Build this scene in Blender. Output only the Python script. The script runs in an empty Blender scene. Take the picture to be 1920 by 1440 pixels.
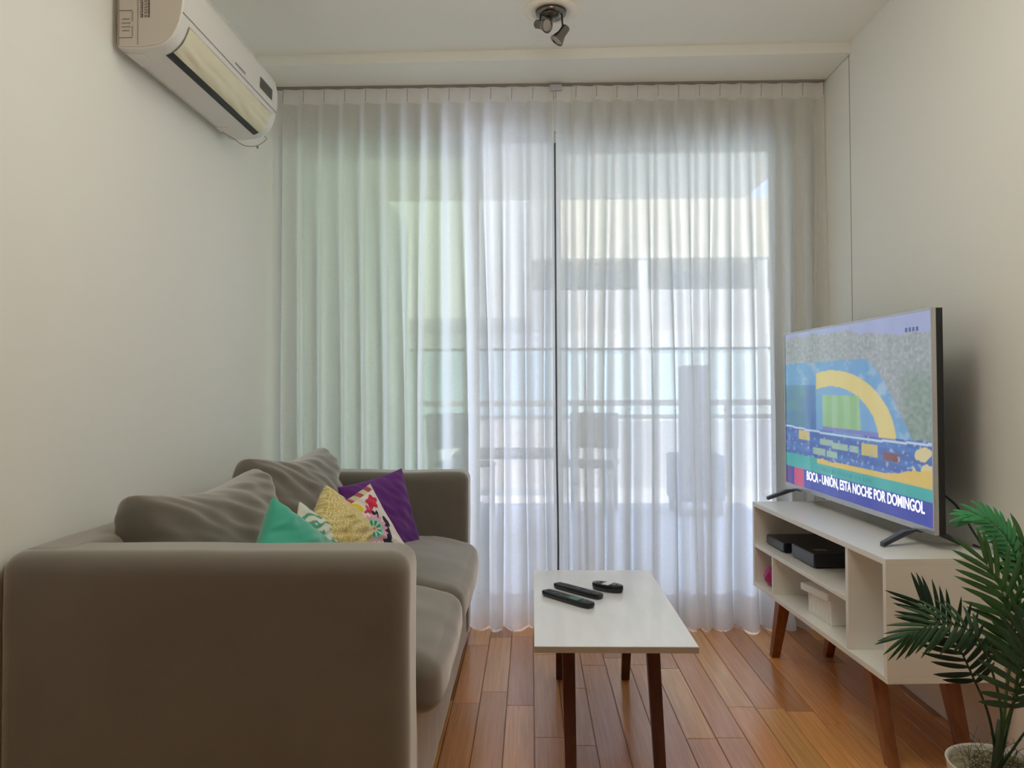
import bpy, bmesh, math, random
from mathutils import Vector, Matrix, noise
random.seed(7)
sc = bpy.context.scene
COL = sc.collection
R = math.radians

# ------------------------------------------------------------------ camera
cam_d = bpy.data.cameras.new('camera'); cam = bpy.data.objects.new('camera', cam_d); COL.objects.link(cam)
cam_d.sensor_width = 36.0; cam_d.lens = 1450.0 / 1920.0 * 36.0
cam_d.shift_y = -0.0132; cam_d.clip_start = 0.05; cam_d.clip_end = 200
M = Matrix.Rotation(R(1.383), 4, 'Z') @ Matrix.Rotation(R(91.2), 4, 'X') @ Matrix.Rotation(R(-0.25), 4, 'Z')
M.translation = (0, 0, 1.10)
cam.matrix_world = M
sc.camera = cam

# ------------------------------------------------------------------ world, sun, exposure
w = bpy.data.worlds.new('sky'); sc.world = w; w.use_nodes = True
bg = w.node_tree.nodes['Background']
bg.inputs['Color'].default_value = (0.56, 0.69, 1.0, 1); bg.inputs['Strength'].default_value = 3.0
sun_d = bpy.data.lights.new('sun', 'SUN'); sun_d.energy = 8.0; sun_d.angle = R(0.6); sun_d.color = (1.0, 0.90, 0.74)
sun = bpy.data.objects.new('sun', sun_d); COL.objects.link(sun)
sun.rotation_euler = Vector((0.10, 0.46, -1.0)).to_track_quat('-Z', 'Y').to_euler()
fill_pt_d = bpy.data.lights.new('fill_point', 'POINT'); fill_pt_d.energy = 6.5; fill_pt_d.shadow_soft_size = .20; fill_pt_d.color = (1.0, .985, .90)  # added point fill above the frame, no fixture carries it
fill_pt = bpy.data.objects.new('fill_point', fill_pt_d); COL.objects.link(fill_pt); fill_pt.location = (.10, 1.64, 2.17)
up_d = bpy.data.lights.new('fill_spot_up', 'SPOT'); up_d.energy = 38.0; up_d.shadow_soft_size = .10; up_d.spot_size = R(150); up_d.spot_blend = 1.0; up_d.color = (1.0, .98, .90)  # added upward spot without a fixture, bounces fill off the ceiling
up = bpy.data.objects.new('fill_spot_up', up_d); COL.objects.link(up); up.location = (.20, 1.47, 1.96); up.rotation_euler = (R(180), 0, 0)
sc.view_settings.view_transform = 'Standard'; sc.view_settings.look = 'None'
sc.view_settings.gamma = 1.0; sc.view_settings.use_curve_mapping = False
sc.view_settings.exposure = 0.58
cy = sc.cycles
cy.max_bounces = 16; cy.diffuse_bounces = 8; cy.glossy_bounces = 4; cy.transmission_bounces = 8; cy.transparent_max_bounces = 16
cy.use_denoising = True; cy.sample_clamp_indirect = 12.0; cy.caustics_reflective = False; cy.caustics_refractive = False

# ------------------------------------------------------------------ helpers
def link(name, bm, mat, parent=None, smooth=False, loc=None):
    me = bpy.data.meshes.new(name)
    bm.normal_update(); bm.to_mesh(me); bm.free()
    if smooth:
        for p in me.polygons: p.use_smooth = True
    for m in (mat if isinstance(mat, (list, tuple)) else [mat]): me.materials.append(m)
    o = bpy.data.objects.new(name, me); COL.objects.link(o)
    if parent: o.parent = parent
    if loc: o.location = loc
    return o
def empty(name, loc=(0, 0, 0), rz=0, label=None, cat=None, group=None):
    o = bpy.data.objects.new(name, None); COL.objects.link(o)
    o.location = loc; o.rotation_euler = (0, 0, rz); o.empty_display_size = .05
    if label: tag(o, label, cat, group)
    return o
def tag(o, label, cat, group=None):
    o['label'] = label; o['category'] = cat
    if group: o['group'] = group
    return o
def struct(o): o['kind'] = 'structure'; return o
def bevel(o, wdt=.003, seg=2, angle=40):
    m = o.modifiers.new('bevel', 'BEVEL'); m.width = wdt; m.segments = seg; m.limit_method = 'ANGLE'; m.angle_limit = R(angle)
    for p in o.data.polygons: p.use_smooth = True
    try:
        wn = o.modifiers.new('wn', 'WEIGHTED_NORMAL'); wn.keep_sharp = True
    except Exception: pass
    return o
def box(bm, x0, x1, y0, y1, z0, z1, mi=0):
    vs = [bm.verts.new(c) for c in ((x0,y0,z0),(x1,y0,z0),(x1,y1,z0),(x0,y1,z0),(x0,y0,z1),(x1,y0,z1),(x1,y1,z1),(x0,y1,z1))]
    for f in ((0,3,2,1),(4,5,6,7),(0,1,5,4),(1,2,6,5),(2,3,7,6),(3,0,4,7)):
        fc = bm.faces.new([vs[i] for i in f]); fc.material_index = mi
    return vs
def boxes(name, lst, mat, parent=None, bv=None):
    bm = bmesh.new()
    for b in lst: box(bm, *b)
    o = link(name, bm, mat, parent)
    if bv: bevel(o, bv)
    return o
def loft(bm, rings, cap=True, closed=True):
    R_ = [[bm.verts.new(p) for p in r] for r in rings]
    n = len(R_[0])
    for a, b in zip(R_[:-1], R_[1:]):
        for i in range(n if closed else n - 1):
            bm.faces.new((a[i], a[(i+1) % n], b[(i+1) % n], b[i]))
    if cap and closed:
        bm.faces.new(list(reversed(R_[0]))); bm.faces.new(R_[-1])
def tube(bm, pts, r, n=8, cap=True):
    pts = [Vector(p) for p in pts]
    rs = r if isinstance(r, (list, tuple)) else [r] * len(pts)
    rings = []; up = None
    for i, p in enumerate(pts):
        t = (pts[min(i+1, len(pts)-1)] - pts[max(i-1, 0)]).normalized()
        if up is None: up = t.orthogonal().normalized()
        else: up = (up - t * up.dot(t)).normalized()
        s = t.cross(up)
        rings.append([p + (up*math.cos(a) + s*math.sin(a)) * rs[i] for a in [2*math.pi*k/n for k in range(n)]])
    loft(bm, rings, cap)
def smoothpath(pts, n=6):
    pts = [Vector(p) for p in pts]; out = []
    P = [pts[0]*2 - pts[1]] + pts + [pts[-1]*2 - pts[-2]]
    for i in range(1, len(P)-2):
        for k in range(n):
            t = k / n; a, b, c, d = P[i-1], P[i], P[i+1], P[i+2]
            out.append(.5*((2*b) + (c-a)*t + (2*a-5*b+4*c-d)*t*t + (3*b-a-3*c+d)*t**3))
    out.append(pts[-1]); return out
def lathe(bm, prof, n=48, c=(0, 0, 0)):
    rings = [[(c[0]+r*math.cos(2*math.pi*k/n), c[1]+r*math.sin(2*math.pi*k/n), c[2]+z) for k in range(n)] for r, z in prof]
    loft(bm, rings)
def sm(a, b, x):
    t = max(0., min(1., (x-a)/(b-a))); return t*t*(3-2*t)
def soft_block(c, size, r, bulge=(0, 0, 0), seg=16, wr=0.0, wf=6.0, seed=0, warp=None):
    """rounded upholstered block: cube grid pushed to a rounded box, bulged and lightly wrinkled"""
    bm = bmesh.new(); bmesh.ops.create_cube(bm, size=2)
    bmesh.ops.subdivide_edges(bm, edges=bm.edges[:], cuts=seg, use_grid_fill=True)
    hx, hy, hz = size[0]/2, size[1]/2, size[2]/2
    for v in bm.verts:
        u = v.co.copy()
        # bunch the grid toward the edges so the rounding is well sampled
        u = Vector([math.copysign(1-(1-abs(q))**1.5, q) for q in u])
        p = Vector((u.x*hx, u.y*hy, u.z*hz))
        q = Vector((max(-hx+r, min(hx-r, p.x)), max(-hy+r, min(hy-r, p.y)), max(-hz+r, min(hz-r, p.z))))
        d = p - q
        if d.length > 1e-9: p = q + d.normalized()*r
        p.x += math.copysign(bulge[0]*(1-u.y**2)*(1-u.z**2), u.x) if abs(u.x) > .7 else 0
        p.y += math.copysign(bulge[1]*(1-u.x**2)*(1-u.z**2), u.y) if abs(u.y) > .7 else 0
        p.z += bulge[2]*(1-u.x**2)*(1-u.y**2) if u.z > 0 else 0
        if wr:
            nz = noise.noise(Vector((p.x*wf, p.y*wf, p.z*wf)) + Vector((seed, seed, 0)))
            nz += .5*noise.noise(Vector((p.x*wf*2.6, p.y*wf*2.1, p.z*wf*2.4)) + Vector((seed, 3, 0)))
            p += v.co.normalized()*nz*wr
        if warp: p = warp(p, u)
        v.co = p + Vector(c)
    return bm
def paint(o, fn, name='Col'):
    me = o.data; ca = me.color_attributes.new(name, 'FLOAT_COLOR', 'POINT')
    for i, v in enumerate(me.vertices):
        c = fn(i, v); ca.data[i].color = (c[0], c[1], c[2], 1)

# ------------------------------------------------------------------ materials
def mat(name, col=(.8, .8, .8), rough=.6, metal=0, spec=.5, noise_amt=0, noise_scale=8, bump=0, bump_scale=200, sheen=0, sheen_col=(1,1,1), coat=0, stretch=None, rough_var=0):
    m = bpy.data.materials.new(name); m.use_nodes = True; nt = m.node_tree; b = nt.nodes['Principled BSDF']
    b.inputs['Base Color'].default_value = (*col, 1); b.inputs['Roughness'].default_value = rough
    b.inputs['Metallic'].default_value = metal; b.inputs['Specular IOR Level'].default_value = spec
    if coat: b.inputs['Coat Weight'].default_value = coat; b.inputs['Coat Roughness'].default_value = .12
    if sheen:
        b.inputs['Sheen Weight'].default_value = sheen; b.inputs['Sheen Tint'].default_value = (*sheen_col, 1); b.inputs['Sheen Roughness'].default_value = .50
    tc = nt.nodes.new('ShaderNodeTexCoord'); mp = nt.nodes.new('ShaderNodeMapping')
    nt.links.new(tc.outputs['Object'], mp.inputs['Vector'])
    if stretch: mp.inputs['Scale'].default_value = stretch
    if noise_amt:
        n = nt.nodes.new('ShaderNodeTexNoise'); n.inputs['Scale'].default_value = noise_scale; n.inputs['Detail'].default_value = 5
        r = nt.nodes.new('ShaderNodeMapRange'); r.inputs['To Min'].default_value = 1-noise_amt; r.inputs['To Max'].default_value = 1+noise_amt
        r.inputs['From Min'].default_value = .25; r.inputs['From Max'].default_value = .75
        mx = nt.nodes.new('ShaderNodeVectorMath'); mx.operation = 'SCALE'; mx.inputs[0].default_value = col
        nt.links.new(mp.outputs[0], n.inputs['Vector']); nt.links.new(n.outputs['Fac'], r.inputs['Value'])
        nt.links.new(r.outputs[0], mx.inputs['Scale']); nt.links.new(mx.outputs[0], b.inputs['Base Color'])
    if bump:
        n2 = nt.nodes.new('ShaderNodeTexNoise'); n2.inputs['Scale'].default_value = bump_scale; n2.inputs['Detail'].default_value = 3
        bp = nt.nodes.new('ShaderNodeBump'); bp.inputs['Strength'].default_value = bump; bp.inputs['Distance'].default_value = .002
        nt.links.new(mp.outputs[0], n2.inputs['Vector']); nt.links.new(n2.outputs['Fac'], bp.inputs['Height']); nt.links.new(bp.outputs[0], b.inputs['Normal'])
    return m
def colmat(name, rough=.8, sheen=0, emit=0, spec=.5, bump=0, bs=500, backing=(0, 0, 0), coat=0):
    m = mat(name, (1, 1, 1), rough, spec=spec, sheen=sheen, bump=bump, bump_scale=bs, coat=coat); nt = m.node_tree; b = nt.nodes['Principled BSDF']
    a = nt.nodes.new('ShaderNodeVertexColor'); a.layer_name = 'Col'
    if emit:
        nt.links.new(a.outputs['Color'], b.inputs['Emission Color']); b.inputs['Emission Strength'].default_value = emit
        b.inputs['Base Color'].default_value = (*backing, 1)
    else: nt.links.new(a.outputs['Color'], b.inputs['Base Color'])
    return m
def woodmat(name, c1, c2, axis_scale=(30, 30, 2.5), rough=.4, bump=.1, coat=0):
    m = bpy.data.materials.new(name); m.use_nodes = True; nt = m.node_tree; b = nt.nodes['Principled BSDF']
    tc = nt.nodes.new('ShaderNodeTexCoord'); mp = nt.nodes.new('ShaderNodeMapping'); mp.inputs['Scale'].default_value = axis_scale
    n = nt.nodes.new('ShaderNodeTexNoise'); n.inputs['Scale'].default_value = 1; n.inputs['Detail'].default_value = 6; n.inputs['Distortion'].default_value = .6
    cr = nt.nodes.new('ShaderNodeValToRGB'); cr.color_ramp.elements[0].position = .3; cr.color_ramp.elements[1].position = .7
    cr.color_ramp.elements[0].color = (*c1, 1); cr.color_ramp.elements[1].color = (*c2, 1)
    nt.links.new(tc.outputs['Object'], mp.inputs[0]); nt.links.new(mp.outputs[0], n.inputs['Vector']); nt.links.new(n.outputs['Fac'], cr.inputs[0])
    nt.links.new(cr.outputs[0], b.inputs['Base Color']); b.inputs['Roughness'].default_value = rough
    return m
def glassmat(name, tint, refl=1.0):
    m = bpy.data.materials.new(name); m.use_nodes = True; nt = m.node_tree; nt.nodes.clear()
    out = nt.nodes.new('ShaderNodeOutputMaterial'); mx = nt.nodes.new('ShaderNodeMixShader'); t = nt.nodes.new('ShaderNodeBsdfTransparent')
    g = nt.nodes.new('ShaderNodeBsdfGlossy'); fr = nt.nodes.new('ShaderNodeFresnel'); fr.inputs['IOR'].default_value = 1.45
    t.inputs['Color'].default_value = (*tint, 1); g.inputs['Roughness'].default_value = .02
    nt.links.new(fr.outputs[0], mx.inputs[0]); nt.links.new(t.outputs[0], mx.inputs[1]); nt.links.new(g.outputs[0], mx.inputs[2]); nt.links.new(mx.outputs[0], out.inputs[0])
    return m
def sheermat(name, open_=.34, tl=.72, col=(.93, .92, .90), gain=1.0):
    """woven voile: holes between the threads let light straight through, threads scatter it; seen edge-on the weave closes up"""
    m = bpy.data.materials.new(name); m.use_nodes = True; nt = m.node_tree; nt.nodes.clear(); L = nt.links
    out = nt.nodes.new('ShaderNodeOutputMaterial'); mx = nt.nodes.new('ShaderNodeMixShader'); tr = nt.nodes.new('ShaderNodeBsdfTransparent')
    tlu = nt.nodes.new('ShaderNodeBsdfTranslucent'); df = nt.nodes.new('ShaderNodeBsdfDiffuse'); m2 = nt.nodes.new('ShaderNodeMixShader')
    tlu.inputs[0].default_value = (*col, 1); df.inputs[0].default_value = (*col, 1); m2.inputs[0].default_value = tl
    lw = nt.nodes.new('ShaderNodeLayerWeight'); lw.inputs[0].default_value = .5
    # facing: 0 face-on, 1 edge-on ; opening falls with the slant
    inv = nt.nodes.new('ShaderNodeMath'); inv.operation = 'SUBTRACT'; inv.inputs[0].default_value = 1
    pw = nt.nodes.new('ShaderNodeMath'); pw.operation = 'POWER'; pw.inputs[1].default_value = 1.6
    mu = nt.nodes.new('ShaderNodeMath'); mu.operation = 'MULTIPLY'; mu.inputs[1].default_value = open_
    # uneven yarns: fine vertical and horizontal slubs
    tc = nt.nodes.new('ShaderNodeTexCoord'); mp = nt.nodes.new('ShaderNodeMapping'); mp.inputs['Scale'].default_value = (420, 10, 60)
    mp2 = nt.nodes.new('ShaderNodeMapping'); mp2.inputs['Scale'].default_value = (50, 10, 420)
    n1 = nt.nodes.new('ShaderNodeTexNoise'); n2 = nt.nodes.new('ShaderNodeTexNoise')
    for n in (n1, n2): n.inputs['Scale'].default_value = 1; n.inputs['Detail'].default_value = 2
    ad = nt.nodes.new('ShaderNodeMath'); ad.operation = 'ADD'; mr = nt.nodes.new('ShaderNodeMapRange')
    mr.inputs['From Min'].default_value = .6; mr.inputs['From Max'].default_value = 1.4; mr.inputs['To Min'].default_value = .75; mr.inputs['To Max'].default_value = 1.25
    m3 = nt.nodes.new('ShaderNodeMath'); m3.operation = 'MULTIPLY'
    L.new(tc.outputs['Object'], mp.inputs[0]); L.new(tc.outputs['Object'], mp2.inputs[0]); L.new(mp.outputs[0], n1.inputs['Vector']); L.new(mp2.outputs[0], n2.inputs['Vector'])
    L.new(n1.outputs['Fac'], ad.inputs[0]); L.new(n2.outputs['Fac'], ad.inputs[1]); L.new(ad.outputs[0], mr.inputs['Value'])
    L.new(lw.outputs['Facing'], inv.inputs[1]); L.new(inv.outputs[0], pw.inputs[0]); L.new(pw.outputs[0], mu.inputs[0])
    L.new(mu.outputs[0], m3.inputs[0]); L.new(mr.outputs[0], m3.inputs[1])
    L.new(tlu.outputs[0], m2.inputs[2]); L.new(df.outputs[0], m2.inputs[1])
    L.new(m2.outputs[0], mx.inputs[1]); L.new(tr.outputs[0], mx.inputs[2]); L.new(m3.outputs[0], mx.inputs[0]); L.new(mx.outputs[0], out.inputs[0])
    return m

WALL = mat('wall_paint', (.875, .87, .82), .75, noise_amt=.012, noise_scale=1.5, bump=.05, bump_scale=60)
CEIL = mat('ceiling_paint', (.935, .925, .865), .8, bump=.05, bump_scale=50)
BACKROOM = mat('rear_bounce_dark', (.13, .10, .08), .8)  # unseen rear wall, darkened to cut bounce light on the near armrest
WHITE_PL = mat('white_plastic', (.78, .76, .72), .35)
END_PL = mat('beige_plastic', (.62, .56, .49), .45)  # end cap and mounting plate, darker and warmer than the body
CREAM_PL = mat('yellowed_flap_plastic', (.78, .72, .50), .3)
DARK = mat('dark_slot', (.01, .01, .01), .5)
SEAM = mat('seam_grey', (.30, .27, .24), .6)
BLACK_PL = mat('black_plastic', (.012, .012, .014), .35)
BLACK_GL = mat('black_gloss', (.010, .011, .015), .18)
GREY_PL = mat('grey_keys', (.10, .10, .11), .5)
TEAL_KEY = mat('teal_keys', (.02, .16, .12), .4)
CHROME = mat('brushed_steel', (.24, .22, .20), .25, metal=1)
DARKMETAL = mat('dark_steel', (.10, .09, .08), .35, metal=1)
SILVER = mat('silver_bezel', (.62, .62, .64), .3, metal=.8)
GUN = mat('gunmetal', (.07, .07, .08), .35, metal=.6)
LAMIN = mat('white_laminate', (.88, .86, .81), .28, noise_amt=.01, noise_scale=3)
LAMIN_END = mat('laminate_end_dimmed', (.62, .55, .42), .45)  # unused; warm dim light on the end panel put into the colour
STONE = mat('marbled_laminate', (.83, .835, .86), .18, noise_amt=.09, noise_scale=2.2, stretch=(6, 1.2, 1))
EDGEB = mat('edge_band', (.42, .36, .29), .5)
LEGW = woodmat('red_brown_wood', (.20, .065, .018), (.34, .125, .038), (40, 40, 3), .35)
LEGD = woodmat('dark_brown_wood', (.055, .016, .008), (.11, .032, .014), (40, 40, 3), .35)
VELVET = mat('taupe_velvet', (.168, .148, .120), .92, spec=.15, noise_amt=.10, noise_scale=5, bump=.15, bump_scale=220, sheen=1.0, sheen_col=(1, .97, .93))
VELVET_F = mat('taupe_velvet_front_shaded', (.27, .245, .22), .92, spec=.15, noise_amt=.22, noise_scale=1, stretch=(14, 22, 3.0), bump=.2, bump_scale=30, sheen=.9, sheen_col=(.9, .88, .82))  # lighter copy for the front, vertical wrinkle shading put into its colour
ALU = mat('aluminium_frame', (.60, .60, .58), .4, metal=.3)
DARKFRAME = mat('dark_frame', (.03, .03, .035), .4)
SHEER = sheermat('sheer_voile', open_=.21, tl=.84, col=(.965, .955, .93))
SHEER_H = sheermat('sheer_heading', open_=.03, tl=.40)
SHEER_B = sheermat('sheer_hem', open_=.05, tl=.58, col=(.93, .92, .92))

# ------------------------------------------------------------------ room shell
XL, XR, YB, YSOF, ZC, ZS = -1.19, 1.36, 3.57, 3.30, 2.55, 2.505   # walls, curtain line, soffit edge, ceiling, soffit
YW = 3.72                                                           # window line
YR = -2.6
struct(boxes('wall_left', [(XL-.15, XL, YR, YW+.15, 0, ZC+.1)], WALL))
struct(boxes('wall_right', [(XR, XR+.15, YR, 3.292, 0, ZC+.1)], WALL))
struct(boxes('wall_right_reveal', [(XR+.004, XR+.15, 3.301, YW+.15, 0, ZC+.1)], WALL)).name = 'wall_right_far'
struct(boxes('trim_1', [(XR+.001, XR+.01, 3.292, 3.3015, 0, ZC)], SEAM))
struct(boxes('wall_rear', [(XL-.15, XR+.15, YR-.15, YR, 0, ZC+.1)], BACKROOM))
struct(boxes('ceiling', [(XL-.15, XR+.15, YR-.15, YW+.15, ZC, ZC+.12)], CEIL))
bm = bmesh.new()  # lowered strip over the window, its front edge a little skewed
vs = [(XL, YSOF+.02), (XR, YSOF-.03), (XR, YW+.15), (XL, YW+.15)]
loft(bm, [[(x, y, ZS) for x, y in vs], [(x, y, ZC) for x, y in vs]])
struct(link('trim_2', bm, CEIL))
# wall around the window: lintel and right pier
ZH, XP = 2.335, 1.25
struct(boxes('wall_window', [(XL, XR+.004, YW, YW+.15, ZH, ZS), (XP, XR+.004, YW, YW+.15, 0, ZH)], WALL))

# floor of individual strips in one mesh
def floor_planks():
    bm = bmesh.new(); cols = []
    pal = [(.33,.145,.060),(.27,.115,.052),(.38,.185,.080),(.24,.10,.05),(.30,.135,.065),(.44,.235,.105),(.29,.12,.05),(.35,.16,.075),(.21,.085,.042)]
    rnd = random.Random(21); wd = .0945; x = XL - .03; k = 0
    x = 0.006 - wd*14
    while x < XR + .05:
        y = YR + rnd.random()*-.5
        while y < YW+.1:
            ln = rnd.choice((.45, .6, .75, .9, 1.1)) ; y1 = y + ln
            c = list(rnd.choice(pal)); f = rnd.uniform(.85, 1.15); m_ = (.34,.15,.065); c = [(.75*q+.25*a)*f*1.85 for q, a in zip(c, m_)]; c[2] *= .78
            g = .0007; t1, t2 = rnd.uniform(-.0006, .0006), rnd.uniform(-.0009, .0009)
            x0, x1, a, b = max(x, XL)+g, min(x+wd, XR)-g, max(y, YR)+g, min(y1, YW+.1)-g
            if x1 > x0+.004 and b > a+.004:
                bv = .0016
                lo = [bm.verts.new(p) for p in ((x0,a,-.0025),(x1,a,-.0025),(x1,b,-.0025),(x0,b,-.0025))]
                hi = [bm.verts.new(p) for p in ((x0+bv,a+bv,0+t1*.3),(x1-bv,a+bv,0-t1*.3),(x1-bv,b-bv,-t1*.3+t2*.2),(x0+bv,b-bv,t1*.3-t2*.2))]
                fs = [bm.faces.new(hi)]
                for i in range(4): fs.append(bm.faces.new((lo[i], lo[(i+1)%4], hi[(i+1)%4], hi[i])))
                cols += [c]*8
            y = y1
        x += wd
    # dark sub-floor in the joints
    q = [bm.verts.new(p) for p in ((XL,YR,-.0028),(XR,YR,-.0028),(XR,YW+.1,-.0028),(XL,YW+.1,-.0028))]
    bm.faces.new(q); cols += [(.03,.015,.008)]*4
    m = bpy.data.materials.new('oiled_strip_wood'); m.use_nodes = True; nt = m.node_tree; b = nt.nodes['Principled BSDF']; L = nt.links
    at = nt.nodes.new('ShaderNodeVertexColor'); at.layer_name = 'Col'
    tc = nt.nodes.new('ShaderNodeTexCoord'); mp = nt.nodes.new('ShaderNodeMapping'); mp.inputs['Scale'].default_value = (130, 3.5, 1)
    ofs = nt.nodes.new('ShaderNodeVectorMath'); ofs.operation = 'ADD'
    sc_ = nt.nodes.new('ShaderNodeVectorMath'); sc_.operation = 'SCALE'; sc_.inputs['Scale'].default_value = 60
    n = nt.nodes.new('ShaderNodeTexNoise'); n.inputs['Scale'].default_value = 1; n.inputs['Detail'].default_value = 7; n.inputs['Distortion'].default_value = .5
    mr = nt.nodes.new('ShaderNodeMapRange'); mr.inputs['From Min'].default_value = .3; mr.inputs['From Max'].default_value = .7; mr.inputs['To Min'].default_value = .82; mr.inputs['To Max'].default_value = 1.16
    mu = nt.nodes.new('ShaderNodeVectorMath'); mu.operation = 'SCALE'
    L.new(tc.outputs['Object'], mp.inputs[0]); L.new(at.outputs['Color'], sc_.inputs[0]); L.new(mp.outputs[0], ofs.inputs[0]); L.new(sc_.outputs[0], ofs.inputs[1])
    L.new(ofs.outputs[0], n.inputs['Vector']); L.new(n.outputs['Fac'], mr.inputs['Value']); L.new(at.outputs['Color'], mu.inputs[0]); L.new(mr.outputs[0], mu.inputs['Scale'])
    L.new(mu.outputs[0], b.inputs['Base Color'])
    rr = nt.nodes.new('ShaderNodeMapRange'); rr.inputs['To Min'].default_value = .17; rr.inputs['To Max'].default_value = .30
    n3 = nt.nodes.new('ShaderNodeTexNoise'); n3.inputs['Scale'].default_value = 9; L.new(tc.outputs['Object'], n3.inputs['Vector']); L.new(n3.outputs['Fac'], rr.inputs['Value']); L.new(rr.outputs[0], b.inputs['Roughness'])
    bp = nt.nodes.new('ShaderNodeBump'); bp.inputs['Strength'].default_value = .03; bp.inputs['Distance'].default_value = .002
    L.new(n.outputs['Fac'], bp.inputs['Height']); L.new(bp.outputs[0], b.inputs['Normal'])
    b.inputs['Specular IOR Level'].default_value = .75
    o = link('floor', bm, m); paint(o, lambda i, v: cols[i]); return struct(o)
floor_planks()
struct(boxes('floor_slab', [(XL-.15, XR+.15, YR-.15, YW+.15, -.15, -.004)], BACKROOM)).name = 'trim_3'

# ------------------------------------------------------------------ terrace outside (setting)
PAVE = mat('terrace_paving', (.60, .61, .70), .7, noise_amt=.05, noise_scale=3)
TCEIL = mat('terrace_soffit', (.84, .76, .58), .8)
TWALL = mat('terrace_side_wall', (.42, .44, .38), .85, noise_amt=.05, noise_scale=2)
struct(boxes('terrace_floor', [(-2.5, 3.6, YW+.15, 8.0, -.12, -.02)], PAVE))
struct(boxes('terrace_ceiling', [(-2.5, 1.72, YW+.15, 6.2, 2.60, 2.75)], TCEIL))
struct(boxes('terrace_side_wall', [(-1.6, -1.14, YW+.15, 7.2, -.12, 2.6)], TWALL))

# window
WF = empty('window_1', (0, YW, 0)); struct(WF)
yf = .02
boxes('window_frame', [(XL, XP, yf, .10, ZH-.05, ZH), (XL, XP, yf, .10, 0, .03), (XL, XL+.05, yf, .10, .03, ZH-.05), (XP-.05, XP, yf, .10, .03, ZH-.05)], ALU, WF, .003)
boxes('fixed_sash', [(-.30, -.25, .06, .09, .03, ZH-.05), (XL+.05, -.30, .06, .09, .03, .08), (XL+.05, -.30, .06, .09, ZH-.10, ZH-.05)], ALU, WF, .003)
boxes('sash_stile', [(.108, .132, .03, .055, .03, ZH-.05)], mat('grey_stile', (.10, .10, .10), .4), WF, .002)['label'] = 'dark stile'
boxes('sliding_sash', [(.132, .150, .03, .055, .03, ZH-.05), (XP-.09, XP-.05, .03, .055, .03, ZH-.05), (.145, XP-.09, .03, .055, .03, .08), (.145, XP-.09, .03, .055, ZH-.10, ZH-.05)], ALU, WF, .003)
GL = boxes('glass_pane', [(XL+.05, -.30, .074, .078, .08, ZH-.10)], glassmat('green_tinted_glass', (.88, .93, .80)), WF); GL['label'] = 'green tinted glass pane'
boxes('glass_pane', [(.145, XP-.09, .041, .045, .08, ZH-.10)], glassmat('clear_glass', (.96, .98, .97)), WF)

# terrace railing
RL = empty('terrace_railing', (0, 7.95, 0), 0, 'grey metal railing with two horizontal bars at the terrace edge, behind the curtains', 'railing')
RAILM = mat('railing_metal', (.26, .25, .24), .5)
boxes('top_bar', [(-1.2, 3.6, -.03, .03, .90, .96)], RAILM, RL, .004)
boxes('lower_bar', [(-1.2, 3.6, -.02, .02, .765, .81)], RAILM, RL, .004)
boxes('infill_panel', [(-1.2, 3.6, -.01, .01, .06, .745)], mat('railing_panel', (.62, .62, .64), .6), RL)
for x in (-1.15, .45, 2.0, 3.5): boxes('post', [(x-.02, x+.02, -.03, .03, -.02, .90)], RAILM, RL)

# opposite building
FAC = mat('pale_render', (.80, .76, .68), .9, noise_amt=.10, noise_scale=1.5)  # pale warm render of slabs and piers
FAC2 = mat('pale_pink_render', (.66, .60, .55), .9, noise_amt=.06, noise_scale=2)
FACY = mat('cream_stone', (.80, .70, .50), .9, noise_amt=.15, noise_scale=2.5)
FGL = mat('greenish_balcony_glass', (.68, .80, .75), .3, noise_amt=.05)
WINGL = mat('window_glass_dark', (.20, .26, .27), .25)  # dark greenish grey of the building's window glass
GB = empty('apartment_building', (0, 14, 0), 0, 'pale apartment building with balconies across the street, seen through the sheer curtains', 'building')
boxes('facade_wall', [(-9, 12, .9, 3, -9, 4.4)], FAC2, GB)
boxes('roof_parapet', [(-.6, 12, 0, .9, 3.42, 4.5)], FACY, GB)
boxes('balcony_slab', [(-9, 12, 0, .9, 1.80, 2.08)], FAC, GB)
boxes('balcony_slab', [(-9, 12, 0, .9, -1.05, -.70)], FAC, GB)
boxes('balcony_glass', [(-9, 12, .05, .09, 2.08, 2.85)], FAC2, GB)
boxes('balcony_glass', [(-9, 12, .05, .09, -.70, 1.75)], FGL, GB)
for x in (-7.5, -5, -2.4, .2, 2.6, 5.0, 7.4):
    for z0, z1 in ((2.1, 3.3), (-.6, 1.6)):
        f = boxes('window', [(x, x+1.5, .86, .9, z0, z1)], WINGL, GB)
for x in (-1.2, 1.95, 4.1, 6.6): boxes('pier', [(x, x+.18, .02, .9, -.7, 3.42)], FAC, GB)
NB = empty('neighbouring_block', (0, 11, 0), 0, 'grey underside and flank of a nearer block with shade in its colour, behind left curtain', 'building')
boxes('overhang', [(-2.6, .02, 0, 2.5, 2.08, 9)], mat('shade_toned_render', (.42, .42, .36), .9, noise_amt=.1, noise_scale=1.5), NB)  # shade on the overhang is put into its grey colour
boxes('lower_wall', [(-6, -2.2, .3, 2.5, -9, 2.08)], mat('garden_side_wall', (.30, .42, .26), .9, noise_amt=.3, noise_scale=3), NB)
struct(boxes('street_ground', [(-40, 40, 8.0, 14.9, -9.2, -9)], PAVE))

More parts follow.
